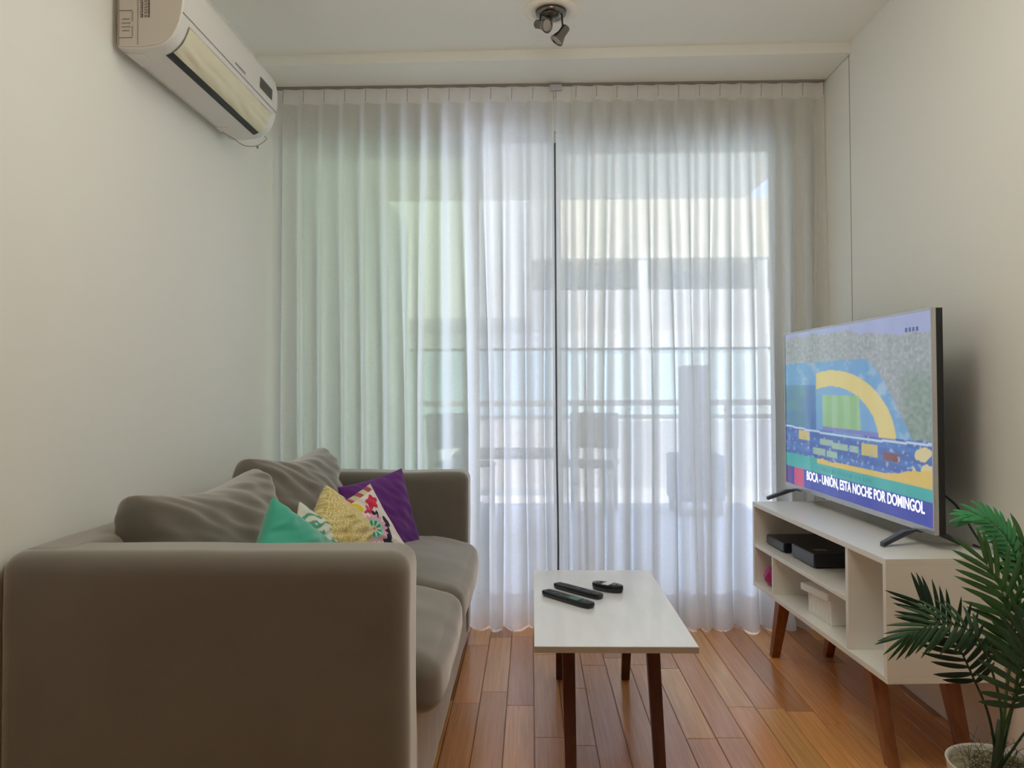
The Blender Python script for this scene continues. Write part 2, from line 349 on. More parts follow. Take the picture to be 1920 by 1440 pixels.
# terrace furniture, seen as silhouettes
FURN = mat('terrace_furniture', (.12, .13, .15), .6)
T = empty('terrace_table', (-.15, 5.9, -.02), 0, 'dark low terrace table, silhouette behind left curtain', 'table')
boxes('tabletop', [(-.42, .42, -.35, .35, .60, .63)], FURN, T, .004)
for sx in (-.36, .36):
    for sy in (-.3, .3): boxes('leg', [(sx-.02, sx+.02, sy-.02, sy+.02, 0, .60)], FURN, T)
def tchair(x, y, rz, label):
    c = empty('terrace_chair', (x, y, -.02), rz, label, 'chair', 'terrace chairs')
    boxes('seat', [(-.23, .23, -.22, .22, .42, .46)], FURN, c, .01)
    bm = bmesh.new(); box(bm, -.22, .22, .20, .24, .56, .88); link('backrest', bm, FURN, c)
    for sx in (-.2, .2):
        for sy in (-.2, .2): boxes('leg', [(sx-.016, sx+.016, sy-.016, sy+.016, 0, .86 if sy > 0 else .42)], FURN, c)
    return c
tchair(-.62, 6.85, R(35), 'dark terrace chair left of the low table, behind the left curtain')
tchair(.50, 6.85, R(-20), 'dark terrace chair right of the low table, behind the curtain gap')
G = empty('barbecue_grill', (1.45, 6.9, -.02), 0, 'dark covered upright grill with narrow top, silhouette behind right curtain', 'grill')
boxes('body', [(-.22, .22, -.2, .2, .12, .52)], mat('grill_cover', (.22, .25, .34), .7), G, .02)
boxes('chimney', [(-.12, .12, -.12, .12, .52, 1.30)], mat('grill_cover_upper', (.30, .32, .38), .7), G, .02)
for sx in (-.18, .18):
    for sy in (-.16, .16): boxes('leg', [(sx-.02, sx+.02, sy-.02, sy+.02, 0, .12)], FURN, G)

# ------------------------------------------------------------------ curtains
def curtain(x0, x1, n, seed, label, af=1.0, name='sheer_curtain'):
    root = empty(name, ((x0+x1)/2, YB, 0), 0, label, 'curtain', 'sheer curtains')
    rnd = random.Random(seed); cx = (x0+x1)/2
    per = (x1-x0)/n; A = [rnd.uniform(.75, 1.3) for _ in range(n+3)]; ph = [rnd.uniform(-.16, .16) for _ in range(n+3)]
    W = [rnd.uniform(.5, 1.4) for _ in range(n+3)]; drift = [rnd.uniform(-.030, .030) for _ in range(n+3)]
    def pt(s, z):
        k = s*n; i = int(min(n-1, math.floor(k))); f = k - i
        t = sm(0, 1, (2.42-z)/1.6)                      # folds open out below the heading
        Ai = A[i]*(1-f) + A[i+1]*f
        amp = (.012 + .024*t)*Ai*af
        if z > 2.42: amp *= .25 + .75*(2.50-z)/.08
        ang = 2*math.pi*(f + ph[i]*(1-f)*f*4*t)
        k2 = .66 + .10*(W[i]-.9) + .25*(af-1); fr = (f + ph[i]*(1-f)*f*2*t)
        saw = -math.cos(math.pi*fr/k2) if fr < k2 else math.cos(math.pi*(fr-k2)/(1-k2))
        dy = amp*(.95*saw + .16*t*math.sin(2*ang + W[i]*5))
        dx = (.004 + .009*t)*Ai*math.sin(ang)*(1 if z < 2.42 else .4)
        dx += (drift[i]*(1-f) + drift[i+1]*f)*t*math.sin(math.pi*s)**.4
        low = sm(.9, 0, z)
        dy += low*.030*noise.noise(Vector((s*9, z*.8, seed))) + low*.012*noise.noise(Vector((s*30, z*1.5, seed+4)))
        dx += low*.020*noise.noise(Vector((s*7+3, z*.7, seed+9)))
        puddle = sm(.10, 0, z); dy -= puddle*.035*(.6+.9*noise.noise(Vector((s*11, 0, seed+2))))
        x = x0 + s*(x1-x0) + dx
        x = max(XL+.006, min(XR-.004, x))
        zz = z + (0.012*noise.noise(Vector((s*14, 5, seed))) + .004 if z < .02 else 0)
        return (x-cx, dy, max(.003, zz))
    def piece(nm, z0, z1, nz, m, off=0):
        bm = bmesh.new(); ns = n*22; g = []
        for j in range(nz+1):
            z = z0 + (z1-z0)*j/nz
            g.append([bm.verts.new(Vector(pt(i/ns, z)) + Vector((0, off, 0))) for i in range(ns+1)])
        for j in range(nz):
            for i in range(ns): bm.faces.new((g[j][i], g[j][i+1], g[j+1][i+1], g[j+1][i]))
        return link(nm, bm, m, root, True)
    piece('sheer_fabric', .158, 2.425, 70, SHEER)
    piece('bottom_hem', 0.0, .158, 8, SHEER_B)
    piece('heading_tape', 2.425, 2.495, 4, SHEER_H, -.001)
    for i in range(n+1):                                # stitched pleat pinches on the heading
        bm = bmesh.new(); p = pt(min(.999, max(.001, i/n)), 2.46); tube(bm, [(p[0], p[1]-.004, 2.43), (p[0]+.002, p[1]-.004, 2.49)], .0011, 5)
        link('pleat_stitch', bm, SEAM, root)
    return root
curtain(XL+.037, .1125, 13, 3, 'left sheer white pleated curtain hanging behind the sofa')
curtain(.1205, XR-.01, 13, 11, 'right sheer white pleated curtain hanging behind the television', 1.35)
RA = empty('curtain_rail', (0, YB, ZS), 0, 'thin grey curtain rail under the ceiling drop, above both curtains', 'curtain rail')
boxes('track', [(XL+.005, XR-.005, -.012, .012, -.008, -.0005)], SEAM, RA)
boxes('end_bracket', [(.095, .15, -.02, .0, -.035, -.008)], SILVER, RA, .002)

# ------------------------------------------------------------------ sofa
SX0, SX1, SY0, SY1, ST = XL+.003, -.27, 1.69, 3.475, .735
SO = empty('sofa', ((SX0+SX1)/2, (SY0+SY1)/2, 0), 0, 'taupe grey velvet two-seater sofa along the left wall', 'sofa')
so = Vector(((SX0+SX1)/2, (SY0+SY1)/2, 0))
def sp(name, c, size, r, m=VELVET, **k):
    bm = soft_block((0, 0, 0), size, r, **k)
    bmesh.ops.translate(bm, vec=Vector(c)-so, verts=bm.verts[:]); return link(name, bm, m, SO, True)
AT = .17
sp('armrest', ((SX0+SX1)/2, SY0+AT/2, (ST+.03)/2), (SX1-SX0, AT, ST-.03), .045, wr=.004, wf=3, seg=30)
sp('armrest', ((SX0+SX1)/2, SY1-AT/2, (ST+.03)/2), (SX1-SX0, AT, ST-.03), .040, wr=.004, wf=3, seed=5, seg=30)
sp('backrest', (SX0+.085, (SY0+SY1)/2, (ST+.035)/2), (.17, SY1-SY0-.02, ST-.035), .045, wr=.004, wf=3, seed=8, seg=30)
sp('base', ((SX0+SX1)/2+.04, (SY0+SY1)/2, .185), (SX1-SX0-.10, SY1-SY0-.12, .34), .02, VELVET_F, wr=.004, wf=7, seed=2, seg=34)
def seatwarp(p, u):
    if u.x > .2: p.z -= .03*sm(.2, 1, u.x)**2
    return p
ym = 2.52
sp('seat_cushion', ((SX0+.17-.225)/2, (SY0+AT+ym)/2, .40), (-.228-(SX0+.17), ym-SY0-AT-.004, .145), .05, wr=.006, wf=6, seed=1, bulge=(.015, 0, .035), seg=26, warp=seatwarp)
sp('seat_cushion', ((SX0+.17-.225)/2, (SY1-AT+ym)/2, .40), (-.228-(SX0+.17), SY1-AT-ym-.004, .145), .05, wr=.006, wf=6, seed=4, bulge=(.015, 0, .035), seg=26, warp=seatwarp)
for sx in (SX0+.06, SX1-.06):
    for sy in (SY0+.06, SY1-.06):
        bm = bmesh.new(); lathe(bm, [(.02, 0), (.025, .034)], 16, (sx-so.x, sy-so.y, 0)); link('foot', bm, BLACK_PL, SO, True)

def pillow(name, c, xdir, updir, wd, ht, th, m, col=None, parent=None, n=44, pinch=.09, wr=.006, seed=0, corner_out=1.0, sag=0, pw=.42, rc=0.0):
    """stuffed cushion: xdir/updir span its face; corners stay pinched and thin, edges draw in"""
    xd = Vector(xdir).normalized(); ud = Vector(updir); ud = (ud - xd*ud.dot(xd)).normalized(); nd = xd.cross(ud)
    bm = bmesh.new(); C = []; uvs = []
    sides = []
    for sgn in (1, -1):
        g = []
        for j in range(n+1):
            row = []
            for i in range(n+1):
                u = -math.cos(math.pi*i/n); v = -math.cos(math.pi*j/n)
                u = .55*u + .45*(2*i/n-1); v = .55*v + .45*(2*j/n-1)
                cr = 1 - rc*(u*u*v*v)**2; x = u*wd/2*(1 - pinch*(1-v*v))*cr; y = v*ht/2*(1 - pinch*(1-u*u))*cr
                t = max(0, (1-u*u)*(1-v*v))**pw*th/2
                fold = wr*noise.noise(Vector((u*2.2+seed, v*2.2, sgn))) + wr*.8*noise.noise(Vector(((u+v)*5+seed, (u-v)*1.5, sgn*2)))
                t2 = t + (fold*min(1, t/(th*.2)) if th else 0)
                yy = y - sag*(1-v*v)*0 - sag*(1-u*u)*max(0, v)
                row.append(bm.verts.new(xd*x + ud*yy + nd*(sgn*t2))); C.append((u, v, sgn))
            g.append(row)
        for j in range(n):
            for i in range(n):
                q = (g[j][i], g[j][i+1], g[j+1][i+1], g[j+1][i])
                bm.faces.new(q if sgn > 0 else q[::-1])
    o = link(name, bm, m, parent, True)
    if col: paint(o, lambda i, v: col(*C[i]))
    b2 = bmesh.new(); b2.from_mesh(o.data); bmesh.ops.remove_doubles(b2, verts=b2.verts[:], dist=.0004); b2.to_mesh(o.data); b2.free()
    for p in o.data.polygons: p.use_smooth = True
    o.location = Vector(c) - (so if parent else Vector((0, 0, 0)))
    return o
# loose back cushions of the sofa
pillow('back_cushion', (-.93, 2.255, .642), (.13, 1, .0), (-.26, 0, 1), .71, .42, .25, VELVET, None, SO, 60, .05, .016, 3, sag=.045, pw=.30, rc=.09)
pillow('back_cushion', (-.895, 2.94, .655), (.12, 1, -.02), (-.24, 0, 1), .72, .44, .25, VELVET, None, SO, 60, .05, .016, 9, sag=.045, pw=.30, rc=.09)

# throw pillows
def teal_c(u, v, s): return (.028, .40, .27)
def purple_c(u, v, s): return (.13, .02, .21)
def leaf_c(u, v, s):
    a = noise.noise(Vector((u*3+v*2.2, v*3.2-u*1.2, 1.7))); b = math.sin((u*1.2+v)*16 + 6*a)
    return (.10, .34, .24) if b > .25 and a > -.25 else (.70, .72, .62)
def yellow_c(u, v, s):
    U, V = u*8.5, v*8.5; fu, fv = U-math.floor(U), V-math.floor(V)
    h = (math.floor(U)*7+math.floor(V)*13) % 4
    d = abs(fu-fv) if h < 1 else abs(fu+fv-1) if h < 2 else abs(fu-.5) if h < 3 else abs(fv-.5)
    e = min(fu, 1-fu, fv, 1-fv)
    return (.80, .72, .42) if (d < .12 or e < .06) else (.60, .46, .14)
def floral_c(u, v, s):
    base = (.80, .74, .70)
    def P(cx, cy): return math.hypot(u-cx, v-cy), math.atan2(v-cy, u-cx)
    r, a = P(.38, .05)
    if r < .05: return (.75, .20, .12)
    if r < .075: return (.8, .7, .6)
    if r < .20: return (.03, .38, .20) if math.cos(a*8) > -.35 else (.62, .74, .66)
    if r < .245: return (.30, .62, .58)
    if r < .34 + .04*math.cos(a*16): return (.75, .38, .52)
    r, a = P(-.55, .45)
    if r < .19+.04*math.cos(a*5): return (.62, .02, .05) if r > .06 else (.80, .25, .2)
    r, a = P(.72, .62)
    if r < .16+.03*math.cos(a*5): return (.62, .02, .08)
    r, a = P(.1, .72)
    if r < .27+.06*math.cos(a*3+1): return (.80, .62, .04)
    r, a = P(-.28, .72)
    if r < .18: return (.80, .62, .04)
    r, a = P(.52, .50)
    if r < .09+.05*math.cos(a*4): return (.65, .04, .12)
    for cx, cy, an, l in ((-.42,.05,.8,.20),(-.28,.22,1.9,.17),(-.52,.22,.3,.15),(-.6,-.15,2.4,.17),(-.35,-.12,.2,.14),(.62,.25,1.1,.16),(.55,.42,2.2,.14),(.66,-.2,1.2,.22),(.55,-.45,2.0,.22),(-.35,-.62,.7,.2),(-.6,-.5,1.8,.2),(.8,.05,1.6,.15)):
        du, dv = u-cx, v-cy; p, q = du*math.cos(an)+dv*math.sin(an), -du*math.sin(an)+dv*math.cos(an)
        if (p/l)**2 + (q/(l*.36))**2 < 1: return (.012, .015, .045)
    if abs(u+.55-.35*math.sin(v*2.2)) < .018 and v < .35: return (.012, .015, .045)
    if v > .86 or u < -.86: return (.45, .06, .12) if math.sin(u*22+v*9) > 0 else (.60, .62, .35)
    return base
FABC = colmat('printed_cotton', .85, .15, bump=.15, bs=700)
SATC = colmat('teal_cotton', .6, .5, spec=.4)
def throw(apex, yaw, lean, roll, s, th, m, col, label, seed=0, n=70, name='throw_pillow', pinch=.06):
    """apex is the raised upper corner; the cushion is turned by roll in its own plane and leans back"""
    n0 = Vector((math.sin(yaw), -math.cos(yaw), 0))            # facing direction in plan
    xd = Vector((math.cos(yaw), math.sin(yaw), 0)); ud = Vector((0, 0, 1))
    ud = ud*math.cos(lean) - n0*math.sin(lean)
    x2 = xd*math.cos(roll) + ud*math.sin(roll); u2 = ud*math.cos(roll) - xd*math.sin(roll)
    c = Vector(apex) - (x2+u2)*s/2
    o = pillow(name, c, x2, u2, s, s, th, m, col, None, n, pinch, .007, seed)
    return tag(o, label, 'pillow')
throw((-.520, 3.10, .775), R(50), R(12), R(8), .32, .10, FABC, purple_c, 'plain deep purple throw pillow against the far armrest', 2)
throw((-.555, 2.66, .768), R(34), R(20), R(24), .29, .12, FABC, floral_c, 'white throw pillow with red, yellow and green floral print', 5, 150)
throw((-.635, 2.38, .800), R(67), R(18), R(46), .235, .145, FABC, yellow_c, 'mustard yellow throw pillow with pale interlocking line pattern', 8, 150)
throw((-.668, 2.22, .772), R(66), R(18), R(54), .25, .07, FABC, leaf_c, 'pale green leaf-patterned throw pillow between the teal and yellow ones', 11, 110)
throw((-.700, 2.08, .805), R(66), R(18), R(50), .27, .12, SATC, teal_c, 'teal green throw pillow nearest the camera on the sofa', 14)

# ------------------------------------------------------------------ coffee table
TZ = .40
TB = empty('coffee_table', (.227, 2.535, 0), 0, 'white marbled coffee table with slanted dark wooden legs', 'table')
o = boxes('tabletop', [(-.221, .221, -.433, .433, TZ-.018, TZ)], [STONE], TB, .0015)
boxes('edge_band', [(-.221, .221, -.4345, -.433, TZ-.0175, TZ-.0015)], EDGEB, TB)
for sx in (-1, 1):
    for sy in (-1, 1):
        bm = bmesh.new(); cx = .122*sx; ty, by = .255*sy, .405*sy; h1, h2 = .019, .015
        loft(bm, [[(cx-h2, by-h2, 0), (cx+h2, by-h2, 0), (cx+h2, by+h2, 0), (cx-h2, by+h2, 0)],
                  [(cx-h1, ty-h1, TZ-.018), (cx+h1, ty-h1, TZ-.018), (cx+h1, ty+h1, TZ-.018), (cx-h1, ty+h1, TZ-.018)]])
        bevel(link('leg', bm, LEGD, TB), .003)
for ya in (-.24, .22): boxes('apron', [(-.12, .12, ya, ya+.02, TZ-.045, TZ-.018)], LEGD, TB)

def remote(a, b, wd, label, keys, h=.017, pad=None, oval=False):
    a, b = Vector(a), Vector(b); c = (a+b)/2; L = (b-a).length; rz = math.atan2(b.y-a.y, b.x-a.x)
    t = empty('remote_control', (c.x, c.y, TZ), rz, label, 'remote control', 'remote controls on the coffee table')
    bm = bmesh.new(); rings = []
    N = 40
    def outline(sx, sy):
        e = 2.2 if oval else 5.0; out = []
        for k in range(N):
            q = 2*math.pi*k/N; cc, ss = math.cos(q), math.sin(q)
            out.append((sx*math.copysign(abs(cc)**(2/e), cc), sy*math.copysign(abs(ss)**(2/e), ss)))
        return out
    for z, f in ((0.0, .80), (.003, .93), (h*.55, 1.0), (h*.9, .98), (h, .93)):
        rings.append([(x, y, z) for x, y in outline(L/2*(1-(1-f)*wd/L), wd/2*f)])
    loft(bm, rings); link('body', bm, BLACK_GL if oval else BLACK_PL, t, True)
    for kx, ky, kw, kh in keys:
        bm = bmesh.new(); box(bm, kx*L-kw/2, kx*L+kw/2, ky*wd-kh/2, ky*wd+kh/2, h-.0005, h+.0012)
        link('button', bm, GREY_PL, t)
    if pad:
        x0, x1 = pad; bm = bmesh.new(); box(bm, x0*L, x1*L, -wd*.38, wd*.38, h-.0006, h+.0014); q = link('colour_keys', bm, TEAL_KEY if not oval else mat('white_keys', (.7, .7, .68), .4), t)
        q['label'] = 'pale centre button' if oval else 'teal button area'
    return t
k1 = [(-.44+.058*i, j*.26, .0055, .006) for i in range(8) for j in (-1, 0, 1)] + [(.34+.05*i, j*.26, .005, .006) for i in range(3) for j in (-1, 0, 1)]
k2 = [(-.44+.062*i, j*.26, .006, .006) for i in range(15) for j in (-1, 0, 1)]
k3 = [(math.cos(q)*.33, math.sin(q)*.30, .006, .006) for q in [i*math.pi/5 for i in range(10)]]
remote((.043, 2.622, 0), (.190, 2.455, 0), .044, 'black remote control with teal button area, nearest the table front', k1, pad=(.08, .26))
remote((.084, 2.715, 0), (.228, 2.560, 0), .040, 'slim black remote control lying behind the teal-buttoned one', k2)
remote((.212, 2.705, 0), (.308, 2.640, 0), .056, 'short rounded black remote with pale centre, alone on the right', k3, h=.024, pad=(-.10, .12), oval=True)

# ------------------------------------------------------------------ TV stand
SA = math.atan2(.061, 1.08)
TS = empty('tv_stand', (.986, 2.19, 0), SA, 'white open-shelved television stand on slanted wooden legs by the right wall', 'tv stand')
LEN, DEP, Z0, Z1, t_ = 1.082, .335, .268, .615, .018
def stp(name, b, m=LAMIN, bv=.0012): return boxes(name, [b], m, TS, bv)
stp('top_panel', (0, DEP, 0, LEN, Z1-t_, Z1))
stp('bottom_panel', (0, DEP, 0, LEN, Z0, Z0+t_))
q = stp('side_panel', (0, DEP, .0, t_, Z0+t_, Z1-t_), LAMIN); stp('side_panel', (0, DEP, LEN-t_, LEN, Z0+t_, Z1-t_))
stp('divider', (0.002, DEP-.012, .232, .232+t_, Z0+t_, Z1-t_))
stp('shelf', (.002, DEP-.012, .232+t_, LEN-t_, .430, .446))
stp('divider', (.002, DEP-.012, .862, .862+.014, Z0+t_, .430))
stp('back_panel', (DEP-.010, DEP-.004, t_, LEN-t_, Z0+t_, Z1-t_))
for lx, sx in ((.055, -1), (DEP-.06, 1)):
    for ly, sy in ((.19, -1), (LEN-.19, 1)):
        bm = bmesh.new(); a, b = .024, .016
        bx, by = lx+.0*sx, ly + sy*.105
        loft(bm, [[(bx-b, by-b, 0), (bx+b, by-b, 0), (bx+b, by+b, 0), (bx-b, by+b, 0)], [(lx-a, ly-a, Z0), (lx+a, ly-a, Z0), (lx+a, ly+a, Z0), (lx-a, ly+a, Z0)]])
        bevel(link('leg', bm, LEGW, TS), .002)
RZS = Matrix.Rotation(SA, 4, 'Z')
def onstand(x, y, z): return Vector((.986, 2.19, 0)) + RZS @ Vector((x, y, z))

def device(nm, lx, ly, dx, dy, z, h, label, cat, lt=False):
    p = onstand(lx, ly, z); t = empty(nm, p, SA, label, cat)
    boxes('case', [(0, dx, 0, dy, .004, h)], mat('device_case', (.012, .014, .022), .3), t, .003)
    boxes('front_panel', [(-.0015, 0, .004, dy-.004, .008, h-.004)], mat('device_front', (.055, .065, .085), .25), t)
    for fx in (.02, dx-.02):
        for fy in (.02, dy-.02): boxes('foot', [(fx-.008, fx+.008, fy-.008, fy+.008, 0, .004)], BLACK_PL, t)
    if lt: boxes('sticker', [(.03, .075, dy*.30, dy*.42, h, h+.0006)], mat('grey_sticker', (.35, .35, .36), .5), t)
    return t
device('cable_box', .055, .60, .20, .205, .446, .052, 'black cable box with grey sticker, nearer device on the upper shelf', 'cable box', True)
device('media_player', .045, .855, .22, .19, .446, .040, 'thin black media player behind the cable box on upper shelf', 'media player')
# lidded white storage box
p = onstand(.045, .455, Z0+t_)
WB = empty('storage_box', p, SA, 'white lidded storage box on the lower shelf of the stand', 'box')
WPB = mat('ribbed_white_plastic', (.92, .91, .88), .45)
bm = bmesh.new(); dx, dy, hh = .15, .19, .088
loft(bm, [[(.006, .006, 0), (dx-.006, .006, 0), (dx-.006, dy-.006, 0), (.006, dy-.006, 0)], [(0, 0, hh), (dx, 0, hh), (dx, dy, hh), (0, dy, hh)]])
bevel(link('body', bm, WPB, WB), .004)
bm = bmesh.new()
for k in range(16): box(bm, -.001, .003, .014+k*.0105, .017+k*.0105, .006, hh-.012)
link('ribs', bm, WPB, WB)
bm = bmesh.new(); box(bm, -.010, dx+.008, -.008, dy+.012, 0, .026)
lo = link('lid', bm, WPB, WB); bevel(lo, .004); lo.location = (0, .006, hh-.004); lo.rotation_euler = (R(-3), 0, R(2))
# magenta pouch in the far cubby
p = onstand(.050, .985, Z0+t_)
bm = bmesh.new(); bmesh.ops.create_icosphere(bm, subdivisions=2, radius=1)
for v in bm.verts:
    v.co = Vector((v.co.x*.038, v.co.y*.045, v.co.z*.042+.042)) * (1+.10*noise.noise(v.co*2.5))
    v.co.z = max(0.0, v.co.z)
tag(link('pouch', bm, mat('magenta_plastic', (.42, .01, .14), .35), None), 'small magenta pouch in the far lower cubby of the stand', 'pouch').location = p

# ------------------------------------------------------------------ television
TA = math.atan2(.058, 1.14)
TV = empty('television', (1.18, 2.295, Z1), TA, 'large flat television with silver bezel showing a football stadium broadcast', 'television')
W_, H_, B0 = 1.145, .668, .045          # width, height, gap below
boxes('bezel', [(-.004, .010, 0, W_, B0, B0+.018), (-.004, .010, 0, W_, B0+H_-.007, B0+H_), (-.004, .010, 0, .008, B0+.018, B0+H_-.007), (-.004, .010, W_-.008, W_, B0+.018, B0+H_-.007)], SILVER, TV, .001)
bm = bmesh.new()
loft(bm, [[(.010, .001, B0+.001), (.010, W_-.001, B0+.001), (.010, W_-.001, B0+H_-.001), (.010, .001, B0+H_-.001)],
          [(.030, .001, B0+.001), (.030, W_-.001, B0+.001), (.030, W_-.001, B0+H_-.001), (.030, .001, B0+H_-.001)],
          [(.034, .02, B0+.004), (.034, W_-.02, B0+.004), (.034, W_-.02, B0+H_-.02), (.034, .02, B0+H_-.02)]])
link('back_shell', bm, BLACK_PL, TV)
bm = bmesh.new()
loft(bm, [[(.034, .03, B0+.002), (.034, W_-.03, B0+.002), (.034, W_-.03, B0+.36), (.034, .03, B0+.36)], [(.062, .06, B0+.004), (.062, W_-.06, B0+.004), (.062, W_-.06, B0+.24), (.062, .06, B0+.24)]])
bevel(link('electronics_hump', bm, BLACK_PL, TV), .006)
def tvpic(u, v):
    """u 0..1 left to right as watched, v 0..1 bottom to top : aerial view of a blue and yellow stadium"""
    n1 = noise.noise(Vector((u*14, v*14, 0))); n2 = noise.noise(Vector((u*45, v*45, 4)))
    if v < .118:
        if .075 < u < .165: return (.62, .03, .16)
        return (.020, .035, .40) if u > .05 else (.10, .03, .25)
    if v < .175:
        t = (.03, .42, .40)
        if .28 < u < .68 and .135 < v < .158 and noise.noise(Vector((u*120, 0, 2))) > 0: return (.02, .24, .30)
        return t
    if v < .205 + .05*sm(.72, 1, u) + .01*n1: return (.75, .52, .10) if u > .28 else (.03, .42, .40)
    if u > .90 and v < .40 and n1 > .1: return (.72, .60, .30)
    c = None
    # terraces in front
    if v < .40 - .02*math.sin(u*3):
        c = (.035, .12, .42) if (math.sin(v*90+u*6) > -.3) else (.05, .18, .52)
        for cx, cy, w_, h_ in ((.17,.335,.05,.03),(.36,.31,.05,.018),(.46,.30,.06,.016),(.56,.30,.03,.018),(.66,.31,.05,.035),(.30,.25,.05,.02),(.40,.245,.04,.018)):
            if abs(u-cx) < w_ and abs(v-cy) < h_: c = (.62, .50, .16) if cx in (.17, .66) else (.35, .52, .40)
        if .74 < u < .84 and .27 < v < .31: c = (.20, .05, .05)
        if n2 > .35: c = (.30, .38, .60)
        if abs(v - .385 + .02*math.sin(u*3)) < .006: c = (.55, .68, .85)
        return c
    if v > .97 - .07*sm(.3, 1, u) + .02*n1: return (.36, .40, .66)
    # pitch
    if .33 < u < .60+.05*(.6-v) and .41 < v < .60:
        return (.26, .50, .22) if math.sin(u*70) > 0 else (.32, .55, .30)
    if .33 < u < .72 and .385 < v < .41: return (.18, .20, .55)
    # yellow roof arch
    e = ((u-.40)/.42)**2 + ((v-.36)/.385)**2; e2 = ((u-.40)/.32)**2 + ((v-.36)/.29)**2
    if e < 1 and e2 > 1 and u > .28: return (.74, .60, .20) if u > .33 or v > .6 else (.6, .5, .3)
    if e2 <= 1 and u > .28: return (.16, .38, .66)
    if u < .28 and v < .66:
        k = sm(.23, .15, u)*(.7+.5*n1); return tuple(p*(1-k)+q*k for p, q in zip((.07, .19, .45), (.09, .28, .33)))
    if v < .80 - .55*sm(.62, 1.05, u):
        k = sm(-.1, .5, n1 + .4*n2); return tuple(p*(1-k)+q*k for p, q in zip((.12, .34, .62), (.32, .48, .66)))
    def mixc(a, b, t): t = max(0, min(1, t)); return tuple(p*(1-t)+q*t for p, q in zip(a, b))
    n4 = noise.noise(Vector((u*90, v*60, 9)))
    city = mixc(mixc((.24, .29, .30), (.38, .40, .42), .5+n2), (.52, .52, .56), max(0, n4)*1.2)
    wood_ = mixc((.15, .24, .19), (.32, .38, .34), .5+n2*.8+n4*.4)
    return mixc(city, wood_, sm(.80, .90, u)*sm(.78, .66, v))
bm = bmesh.new(); nu, nv = 300, 168; g = []
for j in range(nv+1): g.append([bm.verts.new((-.001, .008 + (W_-.016)*(1-i/nu), B0+.018 + (H_-.025)*j/nv)) for i in range(nu+1)])
for j in range(nv):
    for i in range(nu): bm.faces.new((g[j][i], g[j][i+1], g[j+1][i+1], g[j+1][i]))
SCR = colmat('lit_screen', .10, emit=.45, backing=(.006, .006, .008), spec=1.0)
SCR.node_tree.nodes['Principled BSDF'].inputs['IOR'].default_value = 1.75
so_ = link('screen', bm, SCR, TV, True)
paint(so_, lambda i, v: tvpic((i % (nu+1))/nu, (i // (nu+1))/nv))
def text_mesh(name, body, size, m, parent, loc, rot, xs=1.0, off=0.0):
    cu = bpy.data.curves.new(name, 'FONT'); cu.body = body; cu.size = size; cu.offset = off; cu.extrude = .0002
    to = bpy.data.objects.new(name+'_c', cu); COL.objects.link(to)
    dg = bpy.context.evaluated_depsgraph_get(); dg.update()
    me = bpy.data.meshes.new_from_object(to.evaluated_get(dg)); COL.objects.unlink(to); bpy.data.objects.remove(to)
    me.name = name; me.materials.clear(); me.materials.append(m)
    o = bpy.data.objects.new(name, me); COL.objects.link(o); o.parent = parent; o.location = loc; o.rotation_euler = rot; o.scale = (xs, 1, 1)
    return o
def emis(name, c, s):
    m = mat(name, (0, 0, 0), .2); b = m.node_tree.nodes['Principled BSDF']; b.inputs['Emission Color'].default_value = (*c, 1); b.inputs['Emission Strength'].default_value = s; return m
TXT = emis('caption_white', (.85, .88, 1), .95)
tx = text_mesh('caption', 'BOCA - UNI\u00d3N, ESTA NOCHE POR DOMINGOL', .050, TXT, TV, (-.0015, W_*(1-.195), B0+.018+.036), (R(90), 0, R(-90)), 1.0, .0011)
bb = max(v.co.x for v in tx.data.vertices); tx.scale = (W_*.757/bb, 1, 1)
bm = bmesh.new()
for k in range(4): box(bm, -.0017, -.0012, W_*(.120-k*.018), W_*(.120-k*.018)+.012, B0+H_*.905, B0+H_*.925)
link('channel_mark', bm, emis('mark_dark', (.10, .14, .30), .5), TV)
# splayed feet
for fy in (.10, W_-.13):
    bm = bmesh.new()
    for sgn, tipx, tipy in ((-1, -.125, -.03 if fy < .5 else .02), (1, .12, -.02 if fy < .5 else .02)):
        top = Vector((.010+.012*sgn, fy, B0)); tip = Vector((tipx, fy+tipy, .005))
        d = Vector((0, .012, 0)); h = Vector((0, 0, .015))
        loft(bm, [[top-d, top+d, top+d+h*.2, top-d+h*.2], [top*.6+tip*.4-d+Vector((0,0,-.002)), top*.6+tip*.4+d+Vector((0,0,-.002)), top*.6+tip*.4+d+h, top*.6+tip*.4-d+h], [tip-d-Vector((0,0,.005)), tip+d-Vector((0,0,.005)), tip+d+h*.5, tip-d+h*.5]])
    box(bm, -.004, .034, fy-.02, fy+.02, B0-.006, B0+.002)
    bevel(link('foot', bm, GUN, TV), .002)
bm = bmesh.new(); tube(bm, smoothpath([(.06, .10, .17), (.10, .06, .12), (.118, .02, .06), (.135, .0, .012), (.142, .05, .006)], 8), .0035, 8)
c_ = link('power_cable', bm, BLACK_PL, TV, True)

